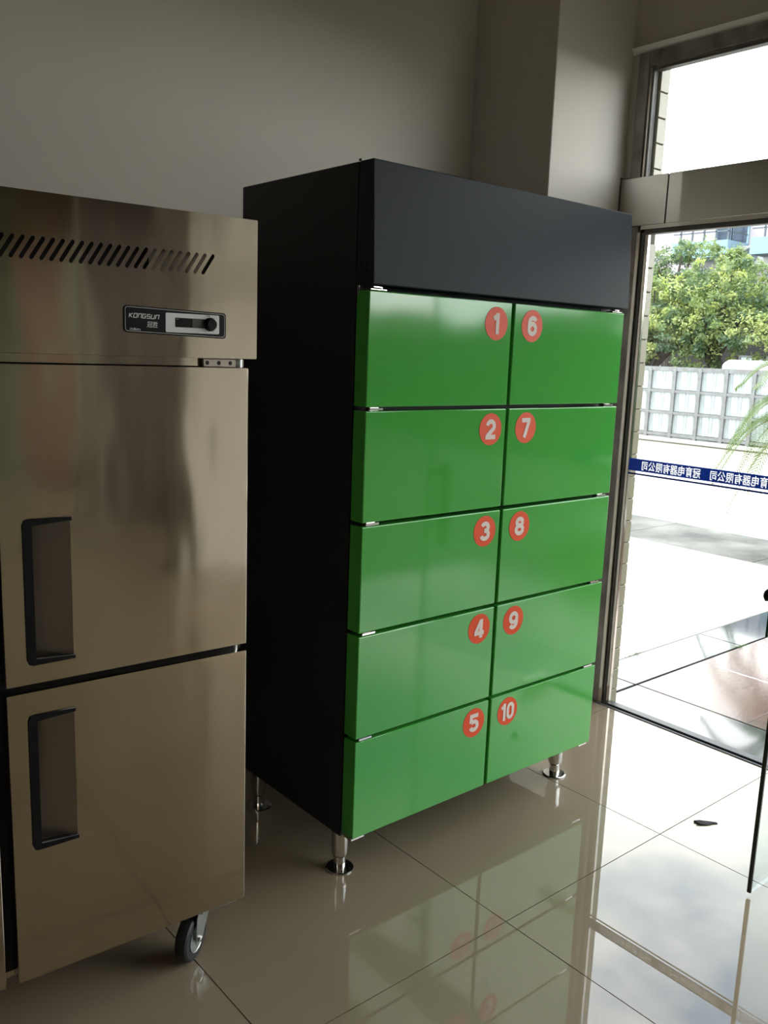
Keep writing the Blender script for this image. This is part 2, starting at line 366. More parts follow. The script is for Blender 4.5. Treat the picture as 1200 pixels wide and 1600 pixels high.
obj('top_lip', bx(0.0, 0.004, DT - 0.003, DT + 0.004, 2.137, 2.143), M_black, hdr)
cx = 0.585; gap = 0.0065
zs = [0.170, 0.4885, 0.818, 1.146, 1.475, 1.798]; hg = 0.0055
def stroke_mesh(strokes, w, y0=0.0, y1=-0.0006):
    """bold letters drawn as mitred ribbons in the XZ plane, facing -Y"""
    bm = bmesh.new()
    for si, pts in enumerate(strokes):
        yy1 = y1 - 0.00012 * (si % 4)
        closed = pts[0] == pts[-1] and len(pts) > 2
        P = [Vector((p[0], p[1])) for p in (pts[:-1] if closed else pts)]; n = len(P); Lf = []; Rt = []
        for i in range(n):
            a = P[i - 1] if (i > 0 or closed) else None; b = P[(i + 1) % n] if (i < n - 1 or closed) else None
            d1 = (P[i] - a).normalized() if a is not None else None; d2 = (b - P[i]).normalized() if b is not None else None
            if d1 is None: d1 = d2
            if d2 is None: d2 = d1
            t = (d1 + d2).normalized(); nn = Vector((-t.y, t.x)); k = w / 2 / max(0.5, nn.dot(Vector((-d1.y, d1.x))))
            Lf.append(P[i] + nn * k); Rt.append(P[i] - nn * k)
        lf = [bm.verts.new((p.x, yy1, p.y)) for p in Lf]; rt = [bm.verts.new((p.x, yy1, p.y)) for p in Rt]
        for i in range(n if closed else n - 1):
            j = (i + 1) % n; f = bm.faces.new((lf[i], rt[i], rt[j], lf[j]))
    bm.normal_update()
    for f in bm.faces:
        if f.normal.y > 0: f.normal_flip()
    return bm
def arc(cx, cz, rx, rz, a0, a1, n=14):
    return [(cx + rx * math.cos(R(a0 + (a1 - a0) * k / n)), cz + rz * math.sin(R(a0 + (a1 - a0) * k / n))) for k in range(n + 1)]
DW, DH = 0.0165, 0.0245      # half extents of the stroke centre line
DIG = {
 '0': [arc(0, 0.0095, DW, 0.015, 0, 180, 12) + arc(0, -0.0095, DW, 0.015, 180, 360, 12) + [(DW, 0.0095)]],
 '1': [[(-0.0145, 0.0150), (-0.004, 0.0195), (0.0035, 0.0275)], [(0.0035, 0.0318), (0.0035, -0.0318)]],
 '2': [arc(0, 0.0095, 0.0155, 0.015, 172, -28, 14) + [(-0.0145, -0.021)], [(-0.0225, -0.0247), (0.0225, -0.0247)]],
 '3': [arc(0, 0.0130, 0.0145, 0.0117, 160, -75, 14), arc(0, -0.0115, 0.0165, 0.0132, 78, -165, 16), [(-0.004, 0.0015), (0.006, 0.0015)]],
 '4': [[(0.0085, 0.0318), (0.0085, -0.0318)], [(0.006, 0.0262), (-0.0165, -0.0125)], [(-0.0225, -0.0145), (0.0220, -0.0145)]],
 '5': [[(0.0195, 0.0250), (-0.0125, 0.0250)], [(-0.0125, 0.0318), (-0.0145, 0.0005)], arc(0, -0.0100, 0.0160, 0.0145, 140, -160, 18)],
 '6': [arc(0, -0.0090, 0.0160, 0.0155, 0, 360, 22), [(-0.0160, -0.009), (-0.0155, 0.008)] + arc(0.001, 0.0105, 0.0160, 0.0142, 165, 25, 10)],
 '7': [[(-0.0210, 0.0250), (0.0205, 0.0250)], [(0.0145, 0.0250), (-0.0065, -0.0318)]],
 '8': [arc(0, 0.0135, 0.0142, 0.0112, 0, 360, 20), arc(0, -0.0115, 0.0165, 0.0130, 0, 360, 20)],
 '9': [arc(0, 0.0090, 0.0160, 0.0155, 0, 360, 22), [(0.0160, 0.009), (0.0155, -0.008)] + arc(-0.001, -0.0105, 0.0160, 0.0142, -15, -155, 10)]}
disc = None
def sticker(u, z, txt, parent):
    global disc
    if disc is None:
        bmd = lathe([(0.0505, 0), (0.0505, -0.0008)], 48, 'Y'); disc = bpy.data.meshes.new('number_disc'); bmd.to_mesh(disc); bmd.free(); disc.materials.append(M_red)
    obj('number_disc', disc, None, parent, (u, -0.0002, z))
    if len(txt) == 1: st = DIG[txt]
    else: st = [[(p[0] * 0.85 - 0.0195, p[1]) for p in q] for q in DIG[txt[0]]] + [[(p[0] * 0.78 + 0.0135, p[1]) for p in q] for q in DIG[txt[1]]]
    b = stroke_mesh(st, 0.0145 if len(txt) == 1 else 0.0125)
    obj('numeral', b, M_num, parent, (u, -0.0014, z))
hinge_m = bpy.data.meshes.new('hinge')
_bm = boxes([(0.002, 0.050, -0.002, 0.020, -0.003, 0.003), (0.010, 0.040, 0.006, 0.030, -0.005, 0.005)]); lathe([(0.006, -0.0055), (0.006, 0.0055)], 12, 'Z', (0.012, 0.012, 0), _bm)
_bm.to_mesh(hinge_m); _bm.free(); hinge_m.materials.append(M_chrome)
for c in range(2):
    for r_ in range(5):
        u0, u1 = (0.0, cx - gap) if c == 0 else (cx + gap, GW)
        z1 = zs[5 - r_] - (hg if r_ else 0.0); z0 = zs[4 - r_] + (hg if r_ < 4 else 0.0)
        num = r_ + 1 + 5 * c
        bm = bx(u0, u1, 0.0, DT - 0.002, z0, z1, 0.0035, 3)
        d = obj('locker_door', bm, M_green, gc)
        tag(d, 'glossy green door numbered %d' % num)
        cu_ = 0.509 if c == 0 else 0.677
        sticker(cu_, zs[5 - r_] - (0.066 if r_ == 0 else 0.0695), str(num), d)
        hx = 0.014 if c == 0 else GW - 0.072
        zz = zs[5 - r_]
        if r_: obj('hinge', hinge_m, None, gc, (hx, 0.004, zz))
# corner hinges above the top doors and the small brackets under the bottom ones
for u, s in ((0.008, 1), (GW - 0.065, 1)):
    h = obj('top_hinge', bx(u, u + 0.058, 0.004, 0.034, 1.799, 1.803, 0.001, 1), M_chrome, gc)
    obj('plate', bx(u + 0.008, u + 0.036, 0.001, 0.022, 1.805, 1.8095, 0.001, 1), M_chrome, h)
    obj('screw', lathe([(0.006, 0.0), (0.006, 0.006), (0.003, 0.008)], 12, 'Z', (u + 0.044, 0.016, 1.803)), M_chrome, h)
    obj('pin', lathe([(0.004, -0.01), (0.004, 0.018)], 10, 'Z', (u - 0.006, 0.050, 1.795)), M_chrome, h)
obj('bottom_bracket', bx(0.004, 0.055, 0.01, 0.05, 0.158, 0.168, 0.001, 1), M_chrome, gc)
obj('bottom_bracket', bx(GW - 0.055, GW - 0.004, 0.01, 0.05, 0.158, 0.168, 0.001, 1), M_chrome, gc)
leg_m = bpy.data.meshes.new('leg')
_bm = lathe([(0.0275, 0.152), (0.0275, 0.060), (0.026, 0.052), (0.0205, 0.046), (0.0195, 0.044), (0.0195, 0.008)], 32); _bm.to_mesh(leg_m); _bm.free(); leg_m.materials.append(M_chrome)
foot_m = bpy.data.meshes.new('foot_plate')
_bm = lathe([(0.044, 0.0), (0.0455, 0.001), (0.0455, 0.004), (0.042, 0.006), (0.022, 0.008)], 40); _bm.to_mesh(foot_m); _bm.free(); foot_m.materials.append(M_chrome)
for lx in (0.0481, GW - 0.0481):
    for ly in (DT + 0.0614, DT + GD - 0.0614):
        l = obj('leg', leg_m, None, gc, (lx, ly, 0)); f_ = obj('foot_plate', foot_m, None, l)
        for a in (-2.0, -1.0, 1.2):
            obj('screw_hole', lathe([(0.003, 0), (0.003, 0.0006)], 8, 'Z', (0.034 * math.cos(a), 0.034 * math.sin(a), 0.0068)), M_black, l)

# ------------------------------------------------------------------ stainless four-door refrigerator
fr = tag(empty('upright_refrigerator', (1.1335, 1.8654, 0), -0.0466), 'brushed stainless steel upright refrigerator with recessed black-framed handles, on castors', 'refrigerator')
FL = -1.205
obj('body', bx(FL + 0.005, -0.008, 0.052, 0.74, 0.150, 1.925, 0.003, 1), M_steel, fr)
obj('door_seal', boxes([(-0.575, -0.012, 0.044, 0.054, 0.20, 0.86), (-0.575, -0.012, 0.044, 0.054, 0.90, 1.57), (FL + .02, -0.63, 0.044, 0.054, 0.20, 0.86), (FL + .02, -0.63, 0.044, 0.054, 0.90, 1.57)]), M_black, fr)
obj('dark_recess', boxes([(FL + .01, -0.012, 0.049, 0.0518, 0.17, 1.59)]), M_dark, fr)
# slotted top panel
slots = []
for k in range(50):
    uc = -0.108 - 0.02005 * k; rr = 0.0042; dx, dz = 0.0125, 0.0195
    a = math.atan2(dz, dx); lp = []
    for e, s in ((1, -90), (-1, 90)):
        for j in range(5):
            b = a + R(s + 45 * j); lp.append((uc + e * dx + rr * math.cos(b), 1.8175 + e * dz + rr * math.sin(b)))
    slots.append(lp)
tp = obj('top_panel', curve_mesh([rrect(FL - 0.015, 0.0206, 1.6054, 1.9289, 0.002, 2)] + slots, -0.002, 0.001), M_steel, fr)
obj('panel_edge', boxes([(0.0186, 0.0206, 0.001, 0.050, 1.6054, 1.9289), (FL - .015, 0.0186, 0.001, 0.050, 1.6054, 1.6074), (FL - .015, 0.0186, 0.001, 0.050, 1.9269, 1.9289), (FL - .015, FL - .013, 0.001, 0.050, 1.6074, 1.9269)]), M_steel, tp)
obj('vent_backing', bx(-1.13, -0.07, 0.034, 0.036, 1.77, 1.86), M_dark, tp)
obj('inner_bracket', bx(-0.245, -0.085, 0.010, 0.014, 1.775, 1.855), M_steel_in, tp)
obj('gap_rail', bx(FL, -0.118, 0.022, 0.05, 1.586, 1.604), M_steel, fr)
# control plate
cp = tag(obj('control_plate', curve_mesh([rrect(-0.311, -0.064, 1.6535, 1.7125, 0.008)], -0.0055, -0.002), M_black, fr), 'black control plate with silver lettering')
for v in cp.data.vertices: v.co.z += -0.006 * (v.co.x + 0.311) / 0.25 + 0.003
fr_in = rrect(-0.308, -0.067, 1.6565, 1.7095, 0.006); fr_in2 = rrect(-0.3072, -0.0678, 1.6573, 1.7087, 0.0055)
o = obj('border_line', curve_mesh([fr_in, fr_in2], -0.0058, -0.0054), M_silver, cp)
for v in o.data.vertices: v.co.z += -0.006 * (v.co.x + 0.311) / 0.25 + 0.003
obj('display_panel', curve_mesh([rrect(-0.2145, -0.082, 1.6605, 1.7035, 0.003)], -0.0068, -0.0055), M_white_pl, cp)
obj('display_window', curve_mesh([rrect(-0.192, -0.118, 1.6725, 1.6935, 0.0018)], -0.0073, -0.0066), M_lcd, cp)
obj('smoked_strip', curve_mesh([rrect(-0.150, -0.116, 1.6730, 1.6930, 0.001)], -0.0077, -0.0071), M_smoke, cp)
obj('knob', lathe([(0.0155, -0.0068), (0.0155, -0.012), (0.0125, -0.014), (0.0120, -0.021), (0.011, -0.022)], 28, 'Y', (-0.1065, 0, 1.682)), M_black, cp)
tk = []
for k in range(9):
    a = R(-150 + 300 * k / 8 + 90); tk.append((-0.1065 + 0.0195 * math.cos(a) - .0007, -0.1065 + 0.0195 * math.cos(a) + .0007, -0.0070, -0.0067, 1.682 + 0.0182 * math.sin(a) - .0007, 1.682 + 0.0182 * math.sin(a) + .0007))
obj('dial_marks', boxes(tk), M_black, cp)
def fit_text(s, u0, u1, zc, h, parent, m=M_silver, off=0.0, shear=0.0, y=-0.0058):
    b = text_mesh(s, 0.02, off=off, ext=0.0002, shear=shear)
    xs = [v.co.x for v in b.verts]; zz = [v.co.z for v in b.verts]
    for v in b.verts:
        v.co.x = u0 + (v.co.x - min(xs)) / (max(xs) - min(xs)) * (u1 - u0); v.co.z = zc + v.co.z / (max(zz) - min(zz)) * h; v.co.y += y
    return obj('lettering', b, m, parent)
def letter(k):
    return {'K': [[(0, 0), (0, 1)], [(.95, 1), (.1, .5), (.95, 0)]], 'O': [[(0, 0), (1, 0), (1, 1), (0, 1), (0, 0)]], 'N': [[(0, 0), (0, 1), (1, 1), (1, 0)]],
            'G': [[(1, 1), (0, 1), (0, 0), (1, 0), (1, .5), (.5, .5)]], 'S': [[(1, 1), (0, 1), (0, .5), (1, .5), (1, 0), (0, 0)]], 'U': [[(0, 1), (0, 0), (1, 0), (1, 1)]]}[k]
st = []
for i, ch in enumerate('KONGSUN'):
    for q in letter(ch): st.append([(-0.2995 + 0.0101 * i + 0.0070 * p[0] + 0.0022 * p[1], 1.6895 + 0.0085 * p[1] - 0.00024 * i) for p in q])
obj('lettering', stroke_mesh(st, 0.0017, 0, -0.0060), M_silver, cp)
fit_text('冠胜', -0.2585, -0.2325, 1.6755, 0.0130, cp, shear=0.15)
fit_text('冷藏(R)', -0.2985, -0.2735, 1.6635, 0.0062, cp)
fit_text('OFF', -0.116, -0.106, 1.7012, 0.0026, cp, M_black, y=-0.0071)
fit_text('SET', -0.190, -0.184, 1.6905, 0.0022, cp, y=-0.0076)
# hinge plate between panel and doors
for hz, uu in ((1.594, -0.010),):
    hp = obj('hinge_plate', bx(uu - 0.106, uu, 0.006, 0.046, hz - 0.0095, hz + 0.0095, 0.001, 1), M_steel_in, fr)
    for k in (0.096, 0.066, 0.036):
        obj('rivet', lathe([(0.004, 0.0045), (0.005, 0.006), (0.005, 0.0063)], 12, 'Y', (uu - k, 0, hz)), M_dark, hp)
    obj('pivot', lathe([(0.0085, -0.0095), (0.0085, 0.0095)], 16, 'Z', (uu - 0.012, 0.008, hz)), M_zinc, hp)
obj('hinge_pin', lathe([(0.006, -0.010), (0.006, 0.010)], 14, 'Z', (-0.022, 0.02, 0.875)), M_zinc, fr)
obj('hinge_bracket', bx(-0.095, -0.018, 0.006, 0.05, 0.158, 0.1635, 0.001, 1), M_zinc, fr)
def door(u0, u1, z0, z1, hu0, hz0, hz1, flip):
    # hu0 = outer edge of the handle frame, pocket runs 0.104 towards the door middle
    s = -1 if flip else 1
    def U(a): return hu0 + s * a
    ha, hb = sorted((U(0.018), U(0.102)))
    bm = curve_mesh([rrect(u0, u1, z0, z1, 0.003, 2), [(ha, hz0 + 0.008), (hb, hz0 + 0.008), (hb, hz1 - 0.008), (ha, hz1 - 0.008)]], 0.0, 0.044)
    ed = [e for e in bm.edges if all(v.co.y < 0.0005 for v in e.verts) and e.is_manifold and e.calc_face_angle(0) > 1.0 and (e.verts[0].co - e.verts[1].co).length > 0.2 and (min(v.co.x for v in e.verts) < u0 + .01 or max(v.co.x for v in e.verts) > u1 - .01 or max(v.co.z for v in e.verts) > z1 - .01 or min(v.co.z for v in e.verts) < z0 + .01)]
    bmesh.ops.bevel(bm, geom=ed, offset=0.002, segments=2, profile=0.5, affect='EDGES')
    d = obj('door', bm, M_steel, fr)
    # pocket lining: face slanting from the sheet down to the deep side under the bar
    bm = bmesh.new(); zz0, zz1 = hz0 + 0.010, hz1 - 0.010
    A = [bm.verts.new(p) for p in ((U(0.102), 0.001, zz0), (U(0.015), 0.036, zz0), (U(0.015), 0.036, zz1), (U(0.102), 0.001, zz1))]
    B = [bm.verts.new(p) for p in ((U(0.015), 0.001, zz0), (U(0.015), 0.001, zz1))]
    bm.faces.new(A); bm.faces.new((A[0], A[1], B[0])); bm.faces.new((A[3], B[1], A[2])); bm.faces.new((A[1], A[2], B[1], B[0]))
    bmesh.ops.recalc_face_normals(bm, faces=bm.faces)
    obj('handle_pocket', bm, M_steel_in, d)
    lp = [U(0.102), U(0.017), U(0.017), U(0.102)]
    # C-shaped black frame, arms tapering towards the open end
    P = [(U(0.104), hz1 - 0.001), (U(0.012), hz1), (U(0.004), hz1 - 0.003), (U(0.0), hz1 - 0.013), (U(0.0), hz0 + 0.013), (U(0.004), hz0 + 0.003), (U(0.012), hz0), (U(0.104), hz0 + 0.001),
         (U(0.104), hz0 + 0.009), (U(0.019), hz0 + 0.0145), (U(0.019), hz1 - 0.0145), (U(0.104), hz1 - 0.009)]
    h = obj('handle_frame', curve_mesh([P], -0.005, 0.012), M_black, d)
    return d
door(-0.585, 0.0, 0.886, 1.583, -0.540, 0.929, 1.256, False)
door(-0.585, 0.0, 0.165, 0.867, -0.543, 0.488, 0.813, False)
door(FL, -0.6125, 0.886, 1.583, -0.6575, 0.929, 1.256, True)
door(FL, -0.6125, 0.165, 0.867, -0.6545, 0.488, 0.813, True)
# castors
def castor(u, y, yawc):
    c = empty('castor', (u, y, 0), yawc); c.parent = fr
    obj('mount_plate', bx(-0.045, 0.045, -0.045, 0.045, 0.147, 0.151, 0.001, 1), M_zinc, c)
    tyre = obj('tyre', lathe([(0.036, -0.0175), (0.055, -0.018), (0.0605, -0.014), (0.0625, -0.006), (0.0625, 0.006), (0.0605, 0.014), (0.055, 0.018), (0.036, 0.0175)], 48, 'X', (0, 0.030, 0.0625)), M_rubber, c, smooth=True)
    obj('wheel_hub', lathe([(0.0365, -0.0180), (0.037, -0.0195), (0.034, -0.0185), (0.026, -0.014), (0.014, -0.018), (0.014, 0.018), (0.026, 0.014), (0.034, 0.0185), (0.037, 0.0195), (0.0365, 0.0180)], 36, 'X', (0, 0.030, 0.0625)), M_zinc, c, smooth=True)
    bm = bmesh.new()
    for s in (-1, 1):
        x0, x1 = sorted((s * 0.0235, s * 0.0260)); pf = [(0.012, 0.054), (0.046, 0.054), (0.040, 0.128), (0.032, 0.140), (-0.034, 0.140), (-0.036, 0.125)]
        a = [bm.verts.new((x0, p[0], p[1])) for p in pf]; b = [bm.verts.new((x1, p[0], p[1])) for p in pf]
        bm.faces.new(a); bm.faces.new(b[::-1])
        for i in range(len(pf)): bm.faces.new((a[i], b[i], b[(i + 1) % len(pf)], a[(i + 1) % len(pf)]))
    box(bm, -0.026, 0.026, -0.034, 0.032, 0.136, 0.141); lathe([(0.028, 0.141), (0.028, 0.147)], 24, 'Z', (0, 0, 0), bm)
    bmesh.ops.recalc_face_normals(bm, faces=bm.faces)
    obj('fork', bm, M_zinc, c)
    obj('axle_nut', lathe([(0.004, -0.033), (0.0085, -0.032), (0.0085, -0.0255), (0.0085, 0.0255), (0.0085, 0.032), (0.004, 0.033)], 6, 'X', (0, 0.030, 0.0625)), M_chrome, c)
castor(-0.106, 0.078, R(127)); castor(-1.09, 0.130, R(14)); castor(-0.12, 0.62, R(5)); castor(-1.09, 0.62, R(-20))

# small scrap of paper debris on the floor
bm = bmesh.new(); pts = []
for k in range(13):
    a = 2 * math.pi * k / 13; r_ = 1 + 0.28 * math.sin(3 * a + 1) + random.uniform(-.12, .12); pts.append(bm.verts.new((0.040 * r_ * math.cos(a), 0.013 * r_ * math.sin(a), 0.003 + random.uniform(0, 0.005))))
cv = bm.verts.new((0, 0, 0.010)); pb = [bm.verts.new((v.co.x, v.co.y, max(0.0002, v.co.z - 0.0035))) for v in pts]
for k in range(13):
    bm.faces.new((pts[k], pts[(k + 1) % 13], cv)); bm.faces.new((pb[k], pb[(k + 1) % 13], pts[(k + 1) % 13], pts[k]))
bm.faces.new(pb[::-1]); bmesh.ops.recalc_face_normals(bm, faces=bm.faces)
tag(obj('dry_leaf', bm, mat('dry_leaf_brown', (0.05, 0.042, 0.045), 0.8), None, (2.806, 1.460, 0.0), (0, 0, R(-42))), 'small dark dry leaf lying on the polished floor near the open glass door', 'leaf')

# ------------------------------------------------------------------ outside
GZ = -0.05
M_pale = mat('pale_granite', (0.58, 0.56, 0.51), 0.35, noise=(14, 0.6, (0.38, 0.36, 0.33)), bump=[(50, 0.1, 0.002, (1, 1, 1))], coords='Generated')
M_bgr = mat('blue_grey_granite', (0.020, 0.026, 0.031), 0.06, ior=1.45, noise=(40, 0.6, (0.035, 0.042, 0.047)), coords='Generated')
M_rgr = mat('red_granite', (0.055, 0.026, 0.023), 0.10, ior=1.42, noise=(30, 0.8, (0.085, 0.05, 0.045)), bump=[(40, 0.15, 0.002, (1, 1, 1))], coords='Generated')
M_conc = mat('sunlit_concrete', (0.52, 0.51, 0.46), 0.8, noise=(1.6, 0.9, (0.30, 0.295, 0.275), (0.5, 1.6, 1)))
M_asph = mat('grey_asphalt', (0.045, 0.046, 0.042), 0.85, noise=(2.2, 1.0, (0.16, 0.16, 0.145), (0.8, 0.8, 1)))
pv = structure(obj('paving', bx(3.475, 60, -30, 60, -0.5, GZ - 0.014), mat('joint_soil', (0.05, 0.048, 0.035), 0.95)))
sm = {}
def slab(x0, x1, y0, y1, m, g=0.006, h=0.0):
    key = (round(x1 - x0, 3), round(y1 - y0, 3), m.name, h)
    if key not in sm:
        b = bx(g, x1 - x0 - g, g, y1 - y0 - g, -0.02, h, 0.002, 1)
        me = bpy.data.meshes.new('slab'); b.to_mesh(me); b.free(); me.materials.append(m); sm[key] = me
    return obj('slab', sm[key], None, pv, (x0, y0, GZ))
# red granite field, blue-grey border bands, pale slabs beyond
for j in range(6):
    y1 = 2.48 - j * 0.60
    for i in range(6): slab(3.905 + i * 0.62, 3.905 + (i + 1) * 0.62, y1 - 0.60, y1, M_rgr, 0.0015)
for j in range(4): slab(3.478, 3.900, 2.48 - (j + 1) * 0.90, 2.48 - j * 0.90, M_bgr, 0.002)
slab(3.478, 3.895, 2.49, 2.77, M_bgr, 0.004)
for i in range(4): slab(3.90 + 1.105 * i - (0.005), 5.0 + 1.105 * i, 2.49, 2.77, M_bgr, 0.004)
random.seed(11)
for j in range(14):
    y0 = 2.775 + j * 0.42
    x = 3.56 + (0.3 if j % 2 else 0.0)
    if j % 2: slab(3.56, x, y0, y0 + 0.42, M_pale, 0.004)
    while x < 6.25:
        x1_ = min(x + 0.66, 6.30); slab(x, x1_, y0, y0 + 0.42, M_pale, 0.004); x = x1_
for i in range(8):
    y0 = 2.775 + 0.9 * i; slab(6.30, 6.62, y0, y0 + 0.9, M_conc, 0.004); slab(6.62, 7.25, y0, y0 + 0.9, M_conc, 0.004)
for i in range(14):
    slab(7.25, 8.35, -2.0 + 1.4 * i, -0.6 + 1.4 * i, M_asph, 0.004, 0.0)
for i in range(4):
    for j in range(10): slab(8.35 + 1.4 * i, 9.75 + 1.4 * i, -1.0 + 1.7 * j, 0.7 + 1.7 * j, M_conc, 0.004, 0.001)
# tufts of weeds in the joints
M_weed = mat('weed_green', (0.07, 0.13, 0.025), 0.7)
for (x, y, s) in ((4.32, 2.775, 1.0), (4.98, 2.485, 0.8), (6.66, 4.55, 1.8)):
    bm = bmesh.new()
    for k in range(60):
        a = random.uniform(0, 6.28); d = random.uniform(0, 0.05) * s; hh = random.uniform(0.01, 0.03) * s; px, py = d * math.cos(a) * 1.8, d * math.sin(a) * 0.5
        lx, ly = random.uniform(-.02, .02), random.uniform(-.02, .02)
        bm.faces.new([bm.verts.new(p) for p in ((px, py, 0), (px + 0.006, py + 0.003, 0), (px + lx, py + ly, hh))])
    tag(obj('weed_tuft', bm, M_weed, None, (x, y, GZ)), {4.32: 'small weed tuft in the joint above the blue-grey granite band', 4.98: 'small weed tuft in the joint beside the red granite paving', 6.66: 'larger weed tuft at the far edge of the pale paving by the cream tiled jamb'}[x], 'weed', 'weed tufts in the paving joints', 'stuff')

# low wall with metal and translucent-sheet fence on top
FX = 14.0
lw = tag(obj('boundary_wall', bx(FX - 0.10, FX + 0.14, -4, 20, GZ - 0.014, 0.24), mat('white_render', (0.55, 0.53, 0.48), 0.8), None), 'low white rendered boundary wall under the translucent fence', 'wall')
obj('coping', bx(FX - 0.16, FX + 0.18, -4, 20, 0.24, 0.30, 0.01, 1), mat('coping_stone', (0.40, 0.385, 0.35), 0.8), lw)
obj('coping_lip', bx(FX - 0.17, FX - 0.12, -4, 20, 0.222, 0.240), M_cjoint, lw)
fe = tag(empty('panel_fence', (FX, 0, 0)), 'grey metal fence filled with white translucent sheets along the yard', 'fence')
M_fm = mat('fence_steel', (0.13, 0.14, 0.14), 0.5, noise=(8, 0.8, (0.09, 0.08, 0.075)))
M_sheet = mat('translucent_sheet', (0.32, 0.36, 0.36), 0.4, noise=(5, 0.9, (0.14, 0.155, 0.155), (1, 5, 0.4)))
zr = [0.37, 0.755, 1.135, 1.515]
y = 9.208 + 0.49 * 12 - 0.49 * 34
ys = []
for k in range(35): ys.append(y + 0.49 * k)
pm = bpy.data.meshes.new('fence_post'); _b = bx(-0.03, 0.03, -0.032, 0.032, 0.30, 1.54); _b.to_mesh(pm); _b.free(); pm.materials.append(M_fm)
sh = bpy.data.meshes.new('sheet'); _b = bx(-0.004, 0.004, 0.022, 0.468, 0.02, 0.36); _b.to_mesh(_s := bpy.data.meshes.new('s')); _b.to_mesh(sh); _b.free(); sh.materials.append(M_sheet)
for yy in ys:
    obj('post', pm, None, fe, (0, yy, 0))
    for zz in zr[:3]: obj('sheet', sh, None, fe, (0.015, yy, zz))
for zz, hh in ((0.355, 0.026), (0.745, 0.024), (1.125, 0.024), (1.515, 0.036)):
    obj('rail', bx(-0.024, 0.024, ys[0], ys[-1], zz - hh, zz + hh), M_fm, fe)

# leafy trees
def tree(name, x, y, blobs, mats, trunk, label, seed, dens=1.0, leaf=0.042):
    rnd = random.Random(seed)
    t = tag(empty(name, (x, y, GZ)), label, 'tree', 'trees behind the fence')
    bm = bmesh.new()
    tube(bm, [(0, 0, 0), (0.05, 0.03, trunk * .5), (0.0, 0.1, trunk)], [0.14, 0.11, 0.09], 8)
    for b in blobs[::2]:
        c = Vector(b[0]); tube(bm, [(0, 0.1, trunk * .9), tuple(Vector((0, 0.1, trunk)).lerp(c, 0.55) + Vector((0, 0, 0.1))), tuple(c)], [0.07, 0.04, 0.02], 6)
    obj('trunk', bm, mat('bark', (0.05, 0.04, 0.03), 0.9) if 'bark' not in bpy.data.materials else bpy.data.materials['bark'], t)
    verts = []; faces = []; mi = []
    for (c, r_) in blobs:
        c = Vector(c); n = int(80 * r_ * r_ * dens)
        for q in range(n):
            d = Vector((rnd.gauss(0, 1), rnd.gauss(0, 1), rnd.gauss(0, 1))).normalized()
            if d.z < -0.55: d.z *= -1
            cc = c + d * r_ * rnd.uniform(0.25, 1.0) ** 0.6
            rc = rnd.uniform(0.10, 0.24) * (0.8 + 0.25 * r_)
            hue = rnd.random()
            for k in range(48):
                e = Vector((rnd.gauss(0, 1), rnd.gauss(0, 1), rnd.gauss(0, 0.7))); p = cc + e.normalized() * rc * rnd.uniform(.3, 1)
                nrm = (d * 0.5 + Vector((rnd.gauss(0, .6), rnd.gauss(0, .6), rnd.gauss(0, .5) + 0.5))).normalized()
                s = nrm.cross(Vector((rnd.gauss(0, 1), rnd.gauss(0, 1), rnd.gauss(0, 1)))).normalized(); w = nrm.cross(s)
                l = leaf * rnd.uniform(.7, 1.3); b0 = len(verts)
                verts += [p - s * l, p + w * l * .45, p + s * l, p - w * l * .45]; faces.append((b0, b0 + 1, b0 + 2, b0 + 3)); mi.append(0 if hue < .5 else (1 if hue < .85 else 2))
    me = bpy.data.meshes.new('foliage'); me.from_pydata([tuple(v) for v in verts], [], faces)
    for m in mats: me.materials.append(m)
    me.polygons.foreach_set('material_index', mi)
    o = obj('foliage', me, None, t); o['kind'] = 'stuff'
    return t
def leafmat(name, col):
    m = mat(name, col, 0.5); nt = m.node_tree; b = nt.nodes['Principled BSDF']; o = [n for n in nt.nodes if n.type == 'OUTPUT_MATERIAL'][0]
    tr = N(nt, 'ShaderNodeBsdfTranslucent'); tr.inputs[0].default_value = (col[0] * 1.6, col[1] * 1.7, col[2], 1); mx = N(nt, 'ShaderNodeMixShader'); mx.inputs[0].default_value = 0.35
    nt.links.new(b.outputs[0], mx.inputs[1]); nt.links.new(tr.outputs[0], mx.inputs[2]); nt.links.new(mx.outputs[0], o.inputs[0]); return m
LM = [leafmat('leaf_green', (0.15, 0.20, 0.085)), leafmat('leaf_yellow_green', (0.29, 0.33, 0.13)), leafmat('leaf_deep_green', (0.07, 0.12, 0.065))]
LM2 = [LM[0], LM[2], LM[2]]
def crown(specs, seed, n=9):
    rnd = random.Random(seed); out = []
    for (c, r_) in specs:
        out.append((c, r_))
        for k in range(n):
            a = rnd.uniform(0, 6.28); e = rnd.uniform(-0.6, 1.2); q = r_ * 0.85
            out.append(((c[0] + q * math.cos(a) * math.cos(e), c[1] + q * math.sin(a) * math.cos(e), c[2] + q * math.sin(e) * 0.9), r_ * rnd.uniform(.32, .48)))
    return out
tree('leafy_tree', 17.4, 11.4, crown([((0, 0, 2.55), .95), ((-.4, -.5, 1.95), .8), ((-.3, .6, 2.0), .8)], 1), LM, 1.6,
     'bushy bright green tree behind the fence, nearest the cream tiled jamb', 1, 0.8)
tree('leafy_tree', 17.7, 10.05, crown([((0, 0, 3.15), .95), ((-.4, -.4, 2.35), .9), ((-.3, .5, 2.2), .85), ((-.5, 0, 1.75), .5)], 2), LM, 1.8,
     'tallest yellow-green tree behind the middle of the fence', 2, 0.8)
tree('leafy_tree', 17.6, 7.9, crown([((0, 0, 2.45), .8), ((-.4, -.5, 2.2), .8), ((-.3, .6, 2.15), .75)], 3), LM, 1.9,
     'green tree at the right edge of the glass with a bare trunk over the van', 3, 0.8)
